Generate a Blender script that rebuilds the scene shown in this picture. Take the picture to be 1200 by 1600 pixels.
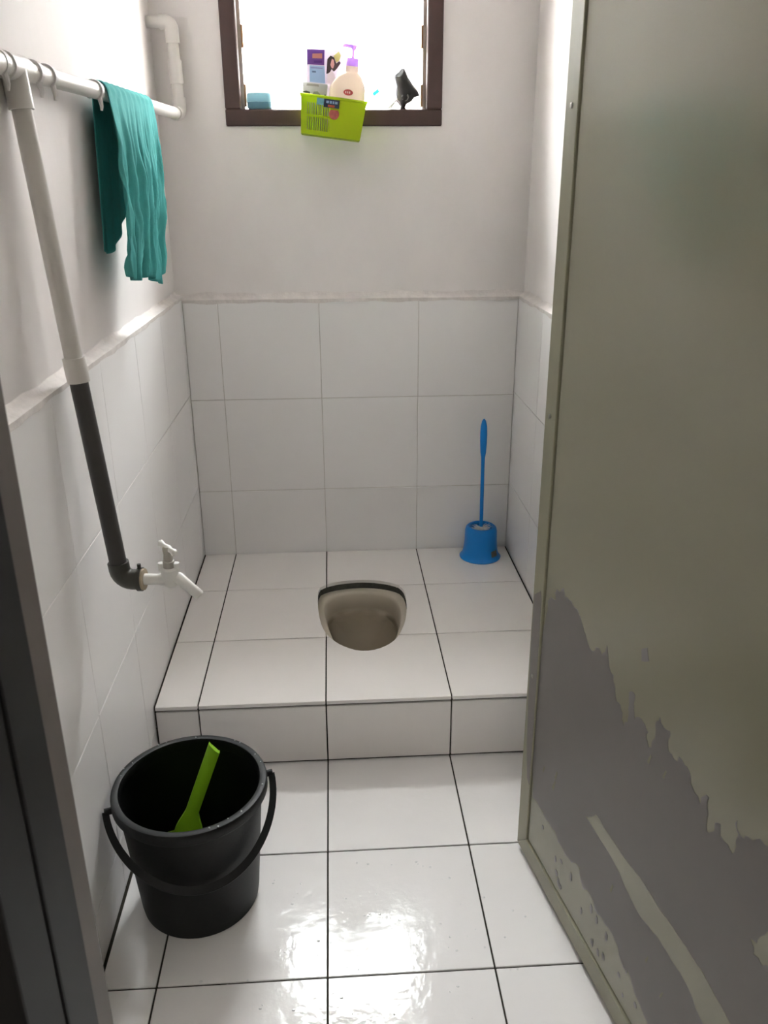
import bpy, bmesh, math, random
from mathutils import Vector, Matrix
from mathutils.geometry import delaunay_2d_cdt
random.seed(7)
for o in list(bpy.data.objects):
    bpy.data.objects.remove(o, do_unlink=True)
SC = bpy.context.scene
COL = SC.collection

# ------------------------------------------------------------------ camera
cam_d = bpy.data.cameras.new('camera')
cam = bpy.data.objects.new('camera', cam_d)
COL.objects.link(cam)
F_PX, CAM, YAW, PIT, ROL = 1292.5, (0.3395, -1.6690, 1.3053), -0.0602, 0.3738, -0.0048
fw = Vector((-math.sin(YAW) * math.cos(PIT), math.cos(YAW) * math.cos(PIT), -math.sin(PIT)))
rt = Vector((math.cos(YAW), math.sin(YAW), 0))
up = rt.cross(fw)
rt2 = math.cos(ROL) * rt + math.sin(ROL) * up
up2 = -math.sin(ROL) * rt + math.cos(ROL) * up
m = Matrix((rt2, up2, -fw)).transposed().to_4x4()
m.translation = Vector(CAM)
cam.matrix_world = m
cam_d.sensor_fit = 'VERTICAL'
cam_d.sensor_height = 32.0
cam_d.lens = F_PX / 1600 * 32.0
cam_d.clip_start = 0.02
cam_d.dof.use_dof = True
cam_d.dof.focus_distance = 2.0
cam_d.dof.aperture_fstop = 9.0
SC.camera = cam

# ------------------------------------------------------------------ sky and exposure
world = bpy.data.worlds.new('overcast_sky')
SC.world = world
world.use_nodes = True
bg = world.node_tree.nodes['Background']
bg.inputs['Color'].default_value = (0.985, 0.975, 1.0, 1)
# standard overcast sky: luminance grows from the horizon to the zenith as (1 + 2 sin(elevation)) / 3
wn = world.node_tree
geo = wn.nodes.new('ShaderNodeTexCoord')
sep = wn.nodes.new('ShaderNodeSeparateXYZ')
wn.links.new(geo.outputs['Generated'], sep.inputs['Vector'])
cl = wn.nodes.new('ShaderNodeMath'); cl.operation = 'MAXIMUM'; cl.inputs[1].default_value = 0.0
wn.links.new(sep.outputs['Z'], cl.inputs[0])
ma = wn.nodes.new('ShaderNodeMath'); ma.operation = 'MULTIPLY_ADD'
SKY = 26.0
ma.inputs[1].default_value = SKY * 2 / 3
ma.inputs[2].default_value = SKY / 3
wn.links.new(cl.outputs[0], ma.inputs[0])
wn.links.new(ma.outputs[0], bg.inputs['Strength'])
SC.view_settings.view_transform = 'Standard'
SC.view_settings.look = 'None'
SC.view_settings.exposure = 2.10
SC.view_settings.gamma = 1.0
SC.view_settings.use_curve_mapping = False
# sampling portal in the window opening (it only guides the sky light, it gives off none itself)
pl = bpy.data.lights.new('window_portal', 'AREA')
pl.shape = 'RECTANGLE'
pl.size, pl.size_y = 0.53, 0.78
pl.cycles.is_portal = True
po = bpy.data.objects.new('window_portal', pl)
COL.objects.link(po)
po.location = (0.36, 1.100, 1.885)
po.rotation_euler = (-math.pi / 2, 0, 0)      # faces into the room (-y)

# ------------------------------------------------------------------ helpers
def lin(c):
    return tuple(((v / 255) / 12.92 if v / 255 <= 0.04045 else ((v / 255 + 0.055) / 1.055) ** 2.4) for v in c)

MATS = {}
def mat(name, rgb, rough=0.5, spec=0.5, var=0.0, scale=8.0, bump=0.0, bscale=60.0, metal=0.0,
        rvar=0.0, rscale=6.0, coat=0.0, trans=0.0, stretch=None):
    if name in MATS:
        return MATS[name]
    m = bpy.data.materials.new(name)
    m.use_nodes = True
    nt = m.node_tree
    b = nt.nodes['Principled BSDF']
    c = lin(rgb)
    b.inputs['Base Color'].default_value = (*c, 1)
    b.inputs['Roughness'].default_value = rough
    b.inputs['Specular IOR Level'].default_value = spec
    b.inputs['Metallic'].default_value = metal
    if coat:
        b.inputs['Coat Weight'].default_value = coat
        b.inputs['Coat Roughness'].default_value = 0.12
    tc = nt.nodes.new('ShaderNodeNewGeometry')
    src = tc.outputs['Position']
    if stretch:
        mp = nt.nodes.new('ShaderNodeMapping')
        mp.inputs['Scale'].default_value = stretch
        nt.links.new(src, mp.inputs['Vector'])
        src = mp.outputs['Vector']
    if var:
        n = nt.nodes.new('ShaderNodeTexNoise')
        n.inputs['Scale'].default_value = scale
        n.inputs['Detail'].default_value = 6
        n.inputs['Roughness'].default_value = 0.6
        nt.links.new(src, n.inputs['Vector'])
        r = nt.nodes.new('ShaderNodeValToRGB')
        r.color_ramp.elements[0].position = 0.3
        r.color_ramp.elements[1].position = 0.7
        r.color_ramp.elements[0].color = (*[v * (1 - var) for v in c], 1)
        r.color_ramp.elements[1].color = (*[min(1, v * (1 + var * 0.6)) for v in c], 1)
        nt.links.new(n.outputs['Fac'], r.inputs['Fac'])
        nt.links.new(r.outputs['Color'], b.inputs['Base Color'])
    if rvar:
        n = nt.nodes.new('ShaderNodeTexNoise')
        n.inputs['Scale'].default_value = rscale
        n.inputs['Detail'].default_value = 4
        nt.links.new(src, n.inputs['Vector'])
        mr = nt.nodes.new('ShaderNodeMapRange')
        mr.inputs['From Min'].default_value = 0.35
        mr.inputs['From Max'].default_value = 0.65
        mr.inputs['To Min'].default_value = max(0.02, rough - rvar)
        mr.inputs['To Max'].default_value = rough + rvar
        nt.links.new(n.outputs['Fac'], mr.inputs['Value'])
        nt.links.new(mr.outputs['Result'], b.inputs['Roughness'])
    if bump:
        n = nt.nodes.new('ShaderNodeTexNoise')
        n.inputs['Scale'].default_value = bscale
        n.inputs['Detail'].default_value = 4
        nt.links.new(src, n.inputs['Vector'])
        bp = nt.nodes.new('ShaderNodeBump')
        bp.inputs['Strength'].default_value = bump
        bp.inputs['Distance'].default_value = 0.004
        nt.links.new(n.outputs['Fac'], bp.inputs['Height'])
        nt.links.new(bp.outputs['Normal'], b.inputs['Normal'])
    if trans:
        out = nt.nodes['Material Output']
        tr = nt.nodes.new('ShaderNodeBsdfTranslucent')
        tr.inputs['Color'].default_value = (*c, 1)
        mx = nt.nodes.new('ShaderNodeMixShader')
        mx.inputs['Fac'].default_value = trans
        nt.links.new(b.outputs['BSDF'], mx.inputs[1])
        nt.links.new(tr.outputs['BSDF'], mx.inputs[2])
        nt.links.new(mx.outputs['Shader'], out.inputs['Surface'])
    MATS[name] = m
    return m

M_PLASTER = mat('white_plaster', (234, 229, 227), 0.75, 0.25, var=0.045, scale=5, bump=0.12, bscale=30, stretch=(1, 1, 0.55))
M_MORTAR = mat('smeared_mortar', (226, 220, 217), 0.85, 0.2, var=0.12, scale=30, bump=0.5, bscale=90)
M_WTILE = mat('white_wall_tile', (241, 239, 238), 0.32, 0.45, var=0.015, scale=4, bump=0.02, bscale=18)
M_WGROUT = mat('pale_wall_grout', (205, 200, 194), 0.9, 0.2, var=0.15, scale=14)
M_PTILE = mat('white_platform_tile', (241, 237, 234), 0.28, 0.45, var=0.015, scale=5)
M_FGROUT = mat('dark_floor_grout', (58, 54, 48), 0.9, 0.2, var=0.35, scale=20)
M_CEIL = mat('ceiling_paint', (240, 238, 238), 0.9, 0.2)
M_FRAME = mat('brown_window_paint', (78, 60, 57), 0.45, 0.4, var=0.15, scale=18)
M_PVC = mat('white_pvc', (214, 210, 205), 0.35, 0.5)
M_GPVC = mat('dark_grey_pvc', (62, 59, 58), 0.4, 0.5, var=0.12, scale=25)
M_OLIVE = mat('olive_door_paint', (150, 147, 128), 0.21, 0.5, var=0.03, scale=3, bump=0.02, bscale=140, stretch=(1, 1, 0.3))
M_STRIP = mat('olive_edge_paint', (146, 143, 122), 0.4, 0.5, var=0.12, scale=12, stretch=(1, 1, 0.25))
M_PRIMER = mat('grey_primer', (122, 117, 115), 0.45, 0.4, var=0.03, scale=9)
M_SCREW = mat('steel_screw', (170, 168, 160), 0.3, 0.5, metal=1.0)
M_JAMB = mat('grey_brown_jamb_paint', (108, 100, 95), 0.5, 0.4, var=0.08, scale=10)
M_DARK = mat('dark_brown_jamb_paint', (13, 11, 10), 0.5, 0.25, var=0.2, scale=14)
M_BEIGE = mat('beige_reveal_paint', (190, 186, 172), 0.7, 0.3)
M_CORR = mat('corridor_paint', (200, 195, 185), 0.8, 0.2)
M_BUCKET = mat('black_bucket_plastic', (8, 9, 9), 0.5, 0.28, bump=0.04, bscale=200)
M_GREEN = mat('lime_dipper_plastic', (150, 206, 44), 0.3, 0.5, trans=0.15)
M_TEAL = mat('teal_towel_cloth', (84, 174, 171), 0.85, 0.2, var=0.10, scale=60, bump=0.2, bscale=700, trans=0.18)
M_BLUE = mat('blue_brush_plastic', (0, 134, 224), 0.35, 0.5)
M_WHITE = mat('white_plastic', (232, 230, 226), 0.35, 0.5)
M_BRISTLE = mat('white_bristle', (225, 225, 225), 0.7, 0.3)
M_CEMENT = mat('grey_cement', (84, 84, 78), 0.9, 0.2, var=0.25, scale=40, bump=0.4, bscale=120)
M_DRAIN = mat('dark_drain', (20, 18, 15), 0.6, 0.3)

# wet glazed floor tile: smooth where a film of water lies, duller where it is dry
def floor_mat():
    m = mat('white_floor_tile', (240, 238, 237), 0.22, 0.24)
    nt = m.node_tree
    b = nt.nodes['Principled BSDF']
    g = nt.nodes.new('ShaderNodeNewGeometry')
    n = nt.nodes.new('ShaderNodeTexNoise')
    n.inputs['Scale'].default_value = 7
    n.inputs['Detail'].default_value = 7
    n.inputs['Roughness'].default_value = 0.62
    nt.links.new(g.outputs['Position'], n.inputs['Vector'])
    mr = nt.nodes.new('ShaderNodeMapRange')
    mr.inputs['From Min'].default_value = 0.38
    mr.inputs['From Max'].default_value = 0.56
    mr.inputs['To Min'].default_value = 0.05
    mr.inputs['To Max'].default_value = 0.125
    mr.interpolation_type = 'SMOOTHSTEP'
    nt.links.new(n.outputs['Fac'], mr.inputs['Value'])
    nt.links.new(mr.outputs['Result'], b.inputs['Roughness'])
    n2 = nt.nodes.new('ShaderNodeTexNoise')
    n2.inputs['Scale'].default_value = 42
    n2.inputs['Detail'].default_value = 5
    nt.links.new(g.outputs['Position'], n2.inputs['Vector'])
    bp = nt.nodes.new('ShaderNodeBump')
    bp.inputs['Strength'].default_value = 0.30
    bp.inputs['Distance'].default_value = 0.002
    nt.links.new(n2.outputs['Fac'], bp.inputs['Height'])
    nt.links.new(bp.outputs['Normal'], b.inputs['Normal'])
    return m
M_FTILE = floor_mat()

# stained porcelain: brown deposit spreads from the drain up to an uneven line
def bowl_mat():
    m = mat('stained_porcelain', (205, 196, 180), 0.3, 0.5)
    nt = m.node_tree
    b = nt.nodes['Principled BSDF']
    g = nt.nodes.new('ShaderNodeNewGeometry')
    s = nt.nodes.new('ShaderNodeSeparateXYZ')
    nt.links.new(g.outputs['Position'], s.inputs['Vector'])
    n = nt.nodes.new('ShaderNodeTexNoise')
    n.inputs['Scale'].default_value = 14
    nt.links.new(g.outputs['Position'], n.inputs['Vector'])
    ad = nt.nodes.new('ShaderNodeMath'); ad.operation = 'MULTIPLY_ADD'
    ad.inputs[1].default_value = 0.02
    nt.links.new(n.outputs['Fac'], ad.inputs[0])
    nt.links.new(s.outputs['Z'], ad.inputs[2])
    r = nt.nodes.new('ShaderNodeValToRGB')
    r.color_ramp.elements[0].position = 0.088
    r.color_ramp.elements[1].position = 0.165
    r.color_ramp.elements[0].color = (*lin((124, 112, 92)), 1)
    r.color_ramp.elements[1].color = (*lin((205, 196, 180)), 1)
    e = r.color_ramp.elements.new(0.100)
    e.color = (*lin((178, 166, 148)), 1)
    nt.links.new(ad.outputs[0], r.inputs['Fac'])
    nt.links.new(r.outputs['Color'], b.inputs['Base Color'])
    return m
M_BOWL = bowl_mat()

# thin clear glass: see-through with a faint reflection
def glass_mat():
    m = bpy.data.materials.new('clear_louvre_glass')
    m.use_nodes = True
    nt = m.node_tree
    nt.nodes.remove(nt.nodes['Principled BSDF'])
    out = nt.nodes['Material Output']
    t = nt.nodes.new('ShaderNodeBsdfTransparent')
    t.inputs['Color'].default_value = (0.95, 0.97, 0.96, 1)
    g = nt.nodes.new('ShaderNodeBsdfGlossy')
    g.inputs['Roughness'].default_value = 0.03
    f = nt.nodes.new('ShaderNodeLayerWeight')       # thin-sheet reflectance 0.04 + 0.96 (1 - cos)^5, alike from both sides
    pw = nt.nodes.new('ShaderNodeMath'); pw.operation = 'POWER'; pw.inputs[1].default_value = 5.0
    fa = nt.nodes.new('ShaderNodeMath'); fa.operation = 'MULTIPLY_ADD'
    fa.inputs[1].default_value = 0.96; fa.inputs[2].default_value = 0.04
    nt.links.new(f.outputs['Facing'], pw.inputs[0])
    nt.links.new(pw.outputs[0], fa.inputs[0])
    mx = nt.nodes.new('ShaderNodeMixShader')
    nt.links.new(fa.outputs[0], mx.inputs['Fac'])
    nt.links.new(t.outputs['BSDF'], mx.inputs[1])
    nt.links.new(g.outputs['BSDF'], mx.inputs[2])
    nt.links.new(mx.outputs['Shader'], out.inputs['Surface'])
    return m
M_GLASS = glass_mat()

def obj(name, me, material=None, parent=None, loc=None, smooth=False):
    if isinstance(me, bmesh.types.BMesh):
        bmesh.ops.recalc_face_normals(me, faces=me.faces)
        d = bpy.data.meshes.new(name)
        me.to_mesh(d)
        me.free()
        me = d
    if material and not me.materials:
        me.materials.append(material)
    if smooth:
        me.polygons.foreach_set('use_smooth', [True] * len(me.polygons))
        try:
            me.set_sharp_from_angle(angle=math.radians(40))
        except Exception:
            pass
    o = bpy.data.objects.new(name, me)
    COL.objects.link(o)
    if parent:
        o.parent = parent
    if loc is not None:
        o.location = loc
    return o

def tag(o, label, cat, group=None, kind=None):
    o['label'] = label
    o['category'] = cat
    if group: o['group'] = group
    if kind: o['kind'] = kind
    return o

def thing(name, label, cat, loc=(0, 0, 0), group=None, kind=None, rot=(0, 0, 0)):
    o = bpy.data.objects.new(name, None)
    COL.objects.link(o)
    o.empty_display_size = 0.05
    o.location = loc
    o.rotation_euler = rot
    return tag(o, label, cat, group, kind)

def box(bm, x0, x1, y0, y1, z0, z1, mtx=None):
    vs = [bm.verts.new((x, y, z)) for z in (z0, z1) for y in (y0, y1) for x in (x0, x1)]
    for f in ((0, 2, 3, 1), (4, 5, 7, 6), (0, 1, 5, 4), (2, 6, 7, 3), (0, 4, 6, 2), (1, 3, 7, 5)):
        bm.faces.new([vs[i] for i in f])
    if mtx is not None:
        for v in vs: v.co = mtx @ v.co
    return vs

def boxes(*bs):
    bm = bmesh.new()
    for b in bs: box(bm, *b)
    return bm

def bevbox(x0, x1, y0, y1, z0, z1, r=0.003, seg=2):
    bm = boxes((x0, x1, y0, y1, z0, z1))
    bmesh.ops.bevel(bm, geom=bm.edges[:], offset=r, segments=seg, affect='EDGES', profile=0.6)
    return bm

def rings(bm, rs, cap0=True, cap1=True, closed=True):
    vr = [[bm.verts.new(p) for p in r] for r in rs]
    n = len(vr[0])
    for a, b in zip(vr[:-1], vr[1:]):
        for i in range(n if closed else n - 1):
            j = (i + 1) % n
            bm.faces.new((a[i], a[j], b[j], b[i]))
    if cap0: bm.faces.new(vr[0][::-1])
    if cap1: bm.faces.new(vr[-1])
    return vr

def circ(c, r, z, n=40):
    return [(c[0] + r * math.cos(2 * math.pi * i / n), c[1] + r * math.sin(2 * math.pi * i / n), z) for i in range(n)]

def lathe(prof, n=40, c=(0, 0), cap0=True, cap1=True, bm=None):
    bm = bm or bmesh.new()
    rings(bm, [circ(c, r, z, n) for r, z in prof], cap0, cap1)
    return bm

def tube(pts, rad, n=16, bm=None, cap=True, flat=None):
    """sweep a circle (or an ellipse rad x flat) along points; rad may be a list"""
    bm = bm or bmesh.new()
    P = [Vector(p) for p in pts]
    R = rad if isinstance(rad, (list, tuple)) else [rad] * len(P)
    t0 = (P[1] - P[0]).normalized()
    ref = Vector((0, 0, 1)) if abs(t0.z) < 0.9 else Vector((1, 0, 0))
    nrm = (ref - t0 * ref.dot(t0)).normalized()
    rs = []
    for i, p in enumerate(P):
        if i == 0: t = t0
        elif i == len(P) - 1: t = (P[i] - P[i - 1]).normalized()
        else: t = ((P[i] - P[i - 1]).normalized() + (P[i + 1] - P[i]).normalized()).normalized()
        nrm = (nrm - t * nrm.dot(t)).normalized()
        b = t.cross(nrm)
        r2 = R[i] * (flat if flat else 1)
        rs.append([tuple(p + nrm * (R[i] * math.cos(2 * math.pi * k / n)) + b * (r2 * math.sin(2 * math.pi * k / n))) for k in range(n)])
    rings(bm, rs, cap, cap)
    return bm

def arc(c, a, b, r, n, t0=0.0, t1=math.pi / 2):
    c, a, b = Vector(c), Vector(a), Vector(b)
    return [tuple(c + a * (r * math.cos(t0 + (t1 - t0) * i / n)) + b * (r * math.sin(t0 + (t1 - t0) * i / n))) for i in range(n + 1)]

# ------------------------------------------------------------------ room measures
XL, XR, YB, YF = -0.1036, 0.9041, 0.8645, -0.966     # tiled faces; YF inner face of the doorway wall
PH = 0.1754                                          # platform height
REC = 0.018                                          # plaster lies behind the tile faces
PXL, PXR, PYB = XL - 0.020, XR + REC, YB + 0.014
CEIL = 2.70
WTH = 0.22                                           # thickness of the window wall
TT = 0.008                                           # tile thickness

TILES = {}
def tile_mesh(dx, dy, dz, key, bev=0.0009):
    k = (key, round(dx, 4), round(dy, 4), round(dz, 4))
    if k not in TILES:
        bm = boxes((-dx / 2, dx / 2, -dy / 2, dy / 2, -dz / 2, dz / 2))
        bmesh.ops.bevel(bm, geom=bm.edges[:], offset=bev, segments=1, affect='EDGES')
        bmesh.ops.recalc_face_normals(bm, faces=bm.faces)
        me = bpy.data.meshes.new(key)
        bm.to_mesh(me); bm.free()
        TILES[k] = me
    return TILES[k]

def tile(name, x0, x1, y0, y1, z0, z1, material, parent, jit=0.0):
    me = tile_mesh(x1 - x0, y1 - y0, z1 - z0, name)
    o = obj(name, me, material, parent, ((x0 + x1) / 2, (y0 + y1) / 2, (z0 + z1) / 2))
    if jit:
        o.rotation_euler = [random.uniform(-jit, jit) for _ in range(3)]
    return o

# ------------------------------------------------------------------ floor
floor = obj('floor', boxes((XL - 0.02, XR + 0.02, YF - 0.19, 0.0, -0.12, -0.0025)), M_FGROUT)
tag(floor, 'white square glazed floor tiles with dark joints, wet in the middle', 'floor', kind='structure')
GX = [XL + 0.003, 0.0, 0.3, 0.6, XR - 0.003]
GY = [-1.155, -0.899, -0.599, -0.299, 0.004]
g = 0.0017
for i in range(4):
    for j in range(4):
        tile('floor_tile', GX[i] + g, GX[i + 1] - g, GY[j] + g, GY[j + 1] - g, -0.010, 0, M_FTILE, floor, 0.0006)

# ------------------------------------------------------------------ raised platform with the squat hole
HOLE = [(0.275, 0.588), (0.302, 0.616), (0.345, 0.633), (0.404, 0.640), (0.454, 0.632), (0.500, 0.612), (0.530, 0.580),
        (0.536, 0.511), (0.531, 0.438), (0.521, 0.369), (0.501, 0.300), (0.482, 0.262), (0.455, 0.234), (0.426, 0.218),
        (0.401, 0.215), (0.377, 0.220), (0.349, 0.240), (0.326, 0.264), (0.303, 0.304), (0.288, 0.350), (0.279, 0.414), (0.274, 0.500)]
def chaikin(p, n):
    for _ in range(n):
        q = []
        for a, b in zip(p, p[1:] + p[:1]):
            q += [(a[0] * .75 + b[0] * .25, a[1] * .75 + b[1] * .25), (a[0] * .25 + b[0] * .75, a[1] * .25 + b[1] * .75)]
        p = q
    return p
def resample(p, n):
    L = [0]
    for a, b in zip(p, p[1:] + p[:1]): L.append(L[-1] + math.dist(a, b))
    out, k = [], 0
    q = p + p[:1]
    for i in range(n):
        d = L[-1] * i / n
        while L[k + 1] < d: k += 1
        t = (d - L[k]) / max(1e-9, L[k + 1] - L[k])
        out.append((q[k][0] + (q[k + 1][0] - q[k][0]) * t, q[k][1] + (q[k + 1][1] - q[k][1]) * t))
    return out
HOLE = resample(chaikin(HOLE, 1), 64)
HC = (0.405, 0.43)
def scaled(p, s, z, c=HC, dy=0.0):
    return [(c[0] + (x - c[0]) * s, c[1] + dy + (y - c[1]) * s, z) for x, y in p]

def cut(o, prism):
    md = o.modifiers.new('cut', 'BOOLEAN')
    md.object = prism
    md.operation = 'DIFFERENCE'
    md.solver = 'EXACT'
    bpy.context.view_layer.update()
    dg = bpy.context.evaluated_depsgraph_get()
    me = bpy.data.meshes.new_from_object(o.evaluated_get(dg))
    o.modifiers.remove(md)
    o.data = me

def prism(s, z0, z1):
    bm = bmesh.new()
    rings(bm, [scaled(HOLE, s, z0), scaled(HOLE, s, z1)])
    return obj('cutter', bm)

plat = obj('raised_platform', boxes((XL - 0.02, XR + 0.02, 0.0025, YB + 0.02, -0.12, PH - 0.0025)), M_FGROUT)
tag(plat, 'raised tiled platform with a white tiled step around the squat toilet', 'platform', kind='structure')
c1 = prism(1.10, -0.05, PH + 0.1)
cut(plat, c1)
c2 = prism(1.0, PH - 0.05, PH + 0.1)
PY = [-0.006, 0.2938, 0.5938, YB - 0.002]
for i in range(4):
    for j in range(3):
        o = tile('platform_tile', GX[i] + g, GX[i + 1] - g, PY[j] + (g if j else 0), PY[j + 1] - g, PH - 0.010, PH, M_PTILE, plat)
        if i in (1, 2):
            o.data = o.data.copy()
            cut(o, c2)
for i in range(4):
    tile('riser_tile', GX[i] + g, GX[i + 1] - g, -0.004, 0.004, 0.006, PH - 0.0165, M_PTILE, plat)
for c in (c1, c2): bpy.data.objects.remove(c, do_unlink=True)

# squat toilet bowl under the hole
st = thing('squat_toilet', 'stained squat toilet bowl sunk into the raised tiled platform', 'toilet', (0, 0, 0))
bm = bmesh.new()
rings(bm, [scaled(HOLE, 1.0, PH - 0.0095), scaled(HOLE, 1.004, PH - 0.036), scaled(HOLE, 1.09, PH - 0.036), scaled(HOLE, 1.09, PH - 0.0105)], False, False)
obj('cement_collar', bm, M_CEMENT, st)
INN = [(0.293, 0.515), (0.300, 0.562), (0.325, 0.600), (0.374, 0.616), (0.417, 0.617), (0.468, 0.602), (0.505, 0.565), (0.516, 0.499),
       (0.513, 0.434), (0.501, 0.360), (0.482, 0.300), (0.455, 0.255), (0.425, 0.225), (0.402, 0.210), (0.378, 0.222), (0.350, 0.252), (0.325, 0.300), (0.305, 0.387), (0.296, 0.464)]
INN = resample(chaikin(INN, 2), 64)
zr = PH - 0.029
def fl(y): return PH - 0.096 - max(0.0, (0.58 - y)) * 0.16
def floor_ring(s, dy=0.0): return [(x, y, fl(y)) for x, y, _ in scaled(INN, s, 0, dy=dy)]
bm = bmesh.new()
# both outlines start at their left rear corner and run the same way round
rings(bm, [scaled(HOLE, 1.06, zr - 0.012), scaled(HOLE, 1.06, zr - 0.003), scaled(HOLE, 1.02, zr),
           scaled(INN, 1.02, zr + 0.001), scaled(INN, 1.0, zr - 0.001), scaled(INN, 0.975, zr - 0.008), scaled(INN, 0.965, zr - 0.05),
           [(x, y, max(fl(y) + 0.006, 0)) for x, y, _ in scaled(INN, 0.955, 0)], floor_ring(0.92), floor_ring(0.5, -0.04), floor_ring(0.2, -0.12)], False, False)
bowl = obj('bowl', bm, M_BOWL, st, smooth=True)
bm = lathe([(0.056, 0.028), (0.056, 0.034)], 24, (0.405, 0.30))
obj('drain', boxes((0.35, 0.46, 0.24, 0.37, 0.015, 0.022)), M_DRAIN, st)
bm.free()

# ------------------------------------------------------------------ walls
def plaster_wall(name, bs, label):
    return tag(obj(name, boxes(*bs), M_PLASTER), label, 'wall', kind='structure')

WZ0, WZ1 = 1.465, 2.285      # window opening
WX0, WX1 = 0.061, 0.660
wb = plaster_wall('wall_back', [(PXL - .15, WX0, PYB, PYB + WTH, -.12, CEIL), (WX1, PXR + .15, PYB, PYB + WTH, -.12, CEIL),
                                (WX0, WX1, PYB, PYB + WTH, -.12, WZ0), (WX0, WX1, PYB, PYB + WTH, WZ1, CEIL)],
                  'far wall with brown louvre window, grey plaster above white tiles')
wl = plaster_wall('wall_left', [(PXL - .12, PXL, YF - .0, PYB, -.12, CEIL)], 'left wall, white plaster above glazed white tiles, behind the water pipe')
wr = plaster_wall('wall_right', [(PXR, PXR + .12, YF - .0, PYB, -.12, CEIL)], 'right wall, white plaster above white tiles, half hidden by the door')
ceil = tag(obj('ceiling', boxes((PXL - .15, PXR + .15, YF - .25, PYB + WTH, CEIL, CEIL + .1)), M_CEIL), 'white painted ceiling above the toilet cubicle', 'ceiling', kind='structure')
DX0, DX1, DZ = 0.062, 0.885, 2.05
wf = tag(obj('wall_front', boxes((PXL - .15, DX0 - .03, YF - .187, YF, -.12, CEIL), (DX1 + .03, PXR + .15, YF - .187, YF, -.12, CEIL),
                                 (DX0 - .03, DX1 + .03, YF - .187, YF, DZ + .03, CEIL)), M_BEIGE), 'doorway wall with beige plaster around the dark door frame', 'wall', kind='structure')

# tile backing and tiles of the three walls
def wall_tiles(parent, axis, face, us, zs, sign):
    """axis 'y': wall across y (us are x joints); axis 'x': wall across x (us are y joints); sign points into the room"""
    gg = 0.0009
    back = bmesh.new()
    for a, b in zip(zs[:-1], zs[1:]):
        for c, d in zip(us[:-1], us[1:]):
            f0, f1 = sorted((face, face - sign * TT))
            if axis == 'y':
                tile('wall_tile', c + gg, d - gg, f0, f1, a + gg, b - gg, M_WTILE, parent, 0.0010)
            else:
                tile('wall_tile', f0, f1, c + gg, d - gg, a + gg, b - gg, M_WTILE, parent, 0.0010)
    e0, e1 = sorted((face - sign * 0.0016, face - sign * 0.024))
    if axis == 'y':
        box(back, us[0], us[-1], e0, e1, zs[0], zs[-1])
    else:
        box(back, e0, e1, us[0], us[-1], zs[0], zs[-1])
    obj('grout_bed', back, M_WGROUT, parent)

wall_tiles(wb, 'y', YB, [XL + 0.001, 0.0, 0.3, 0.6, XR - 0.001], [PH - 0.004, 0.3957, 0.6957, 0.9957], -1)
LY = [YF + 0.002, -0.671, -0.371, -0.072, 0.228, 0.528, 0.828, YB + 0.010]
wall_tiles(wl, 'x', XL, LY, [0.002, 0.113, 0.413, 0.711, 1.006], 1)
RY = [YF + 0.002, -0.636, -0.336, -0.036, 0.264, 0.564, YB + 0.010]
wall_tiles(wr, 'x', XR, RY, [0.002, 0.105, 0.405, 0.704, 0.998], -1)

# smeared mortar bead along the top edge of the tiles
def bead(name, parent, axis, face, u0, u1, z, sign, depth, h, n=90):
    bm = bmesh.new()
    rs = []
    ph = random.uniform(0, 6)
    for i in range(n + 1):
        u = u0 + (u1 - u0) * i / n
        w = 0.5 + 0.25 * math.sin(u * 23 + ph) + 0.2 * math.sin(u * 57 + 2 * ph) + random.uniform(-.12, .12)
        hh = h * (0.75 + 0.45 * w)
        lip = 0.0004 + 0.0012 * max(0, w)
        prof = [(-lip, -0.006 - 0.006 * max(0, w)), (-lip - 0.0006, 0.001), (depth * 0.45, 0.004 + 0.002 * w), (depth * 0.8, hh * 0.5), (depth + 0.0008, hh), (depth + 0.004, hh), (depth + 0.004, -0.006)]
        r = []
        for d, dz in prof:
            c = face - sign * d
            r.append((u, c, z + dz) if axis == 'y' else (c, u, z + dz))
        rs.append(r)
    rings(bm, rs)
    return obj(name, bm, M_MORTAR, parent, smooth=True)
bead('mortar_bead', wb, 'y', YB, PXL, PXR, 0.9965, -1, PYB - YB, 0.022)
bead('mortar_bead', wl, 'x', XL, YF, PYB, 1.007, 1, XL - PXL, 0.016)
bead('mortar_bead', wr, 'x', XR, YF, PYB, 0.999, -1, PXR - XR, 0.018)

# corridor the photograph is taken from
tag(obj('floor_corridor', boxes((-1.3, 2.2, -3.4, YF - .19, -.12, 0.0)), mat('corridor_floor', (150, 146, 140), 0.4, 0.4)), 'plain grey corridor floor outside the doorway', 'floor', kind='structure')
tag(obj('wall_corridor', boxes((-1.4, -1.3, -3.4, YF - .187, -.12, CEIL), (2.2, 2.3, -3.4, YF - .187, -.12, CEIL), (-1.4, 2.3, -3.5, -3.4, -.12, CEIL),
                               (-1.3, PXL - .15, YF - .187, YF - .08, -.12, CEIL), (PXR + .15, 2.2, YF - .187, YF - .08, -.12, CEIL)), M_CORR), 'plain pale corridor walls outside the doorway', 'wall', kind='structure')
tag(obj('ceiling_corridor', boxes((-1.4, 2.3, -3.5, YF - .25, CEIL, CEIL + .1)), M_CORR), 'plain pale corridor ceiling outside the doorway', 'ceiling', kind='structure')

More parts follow.
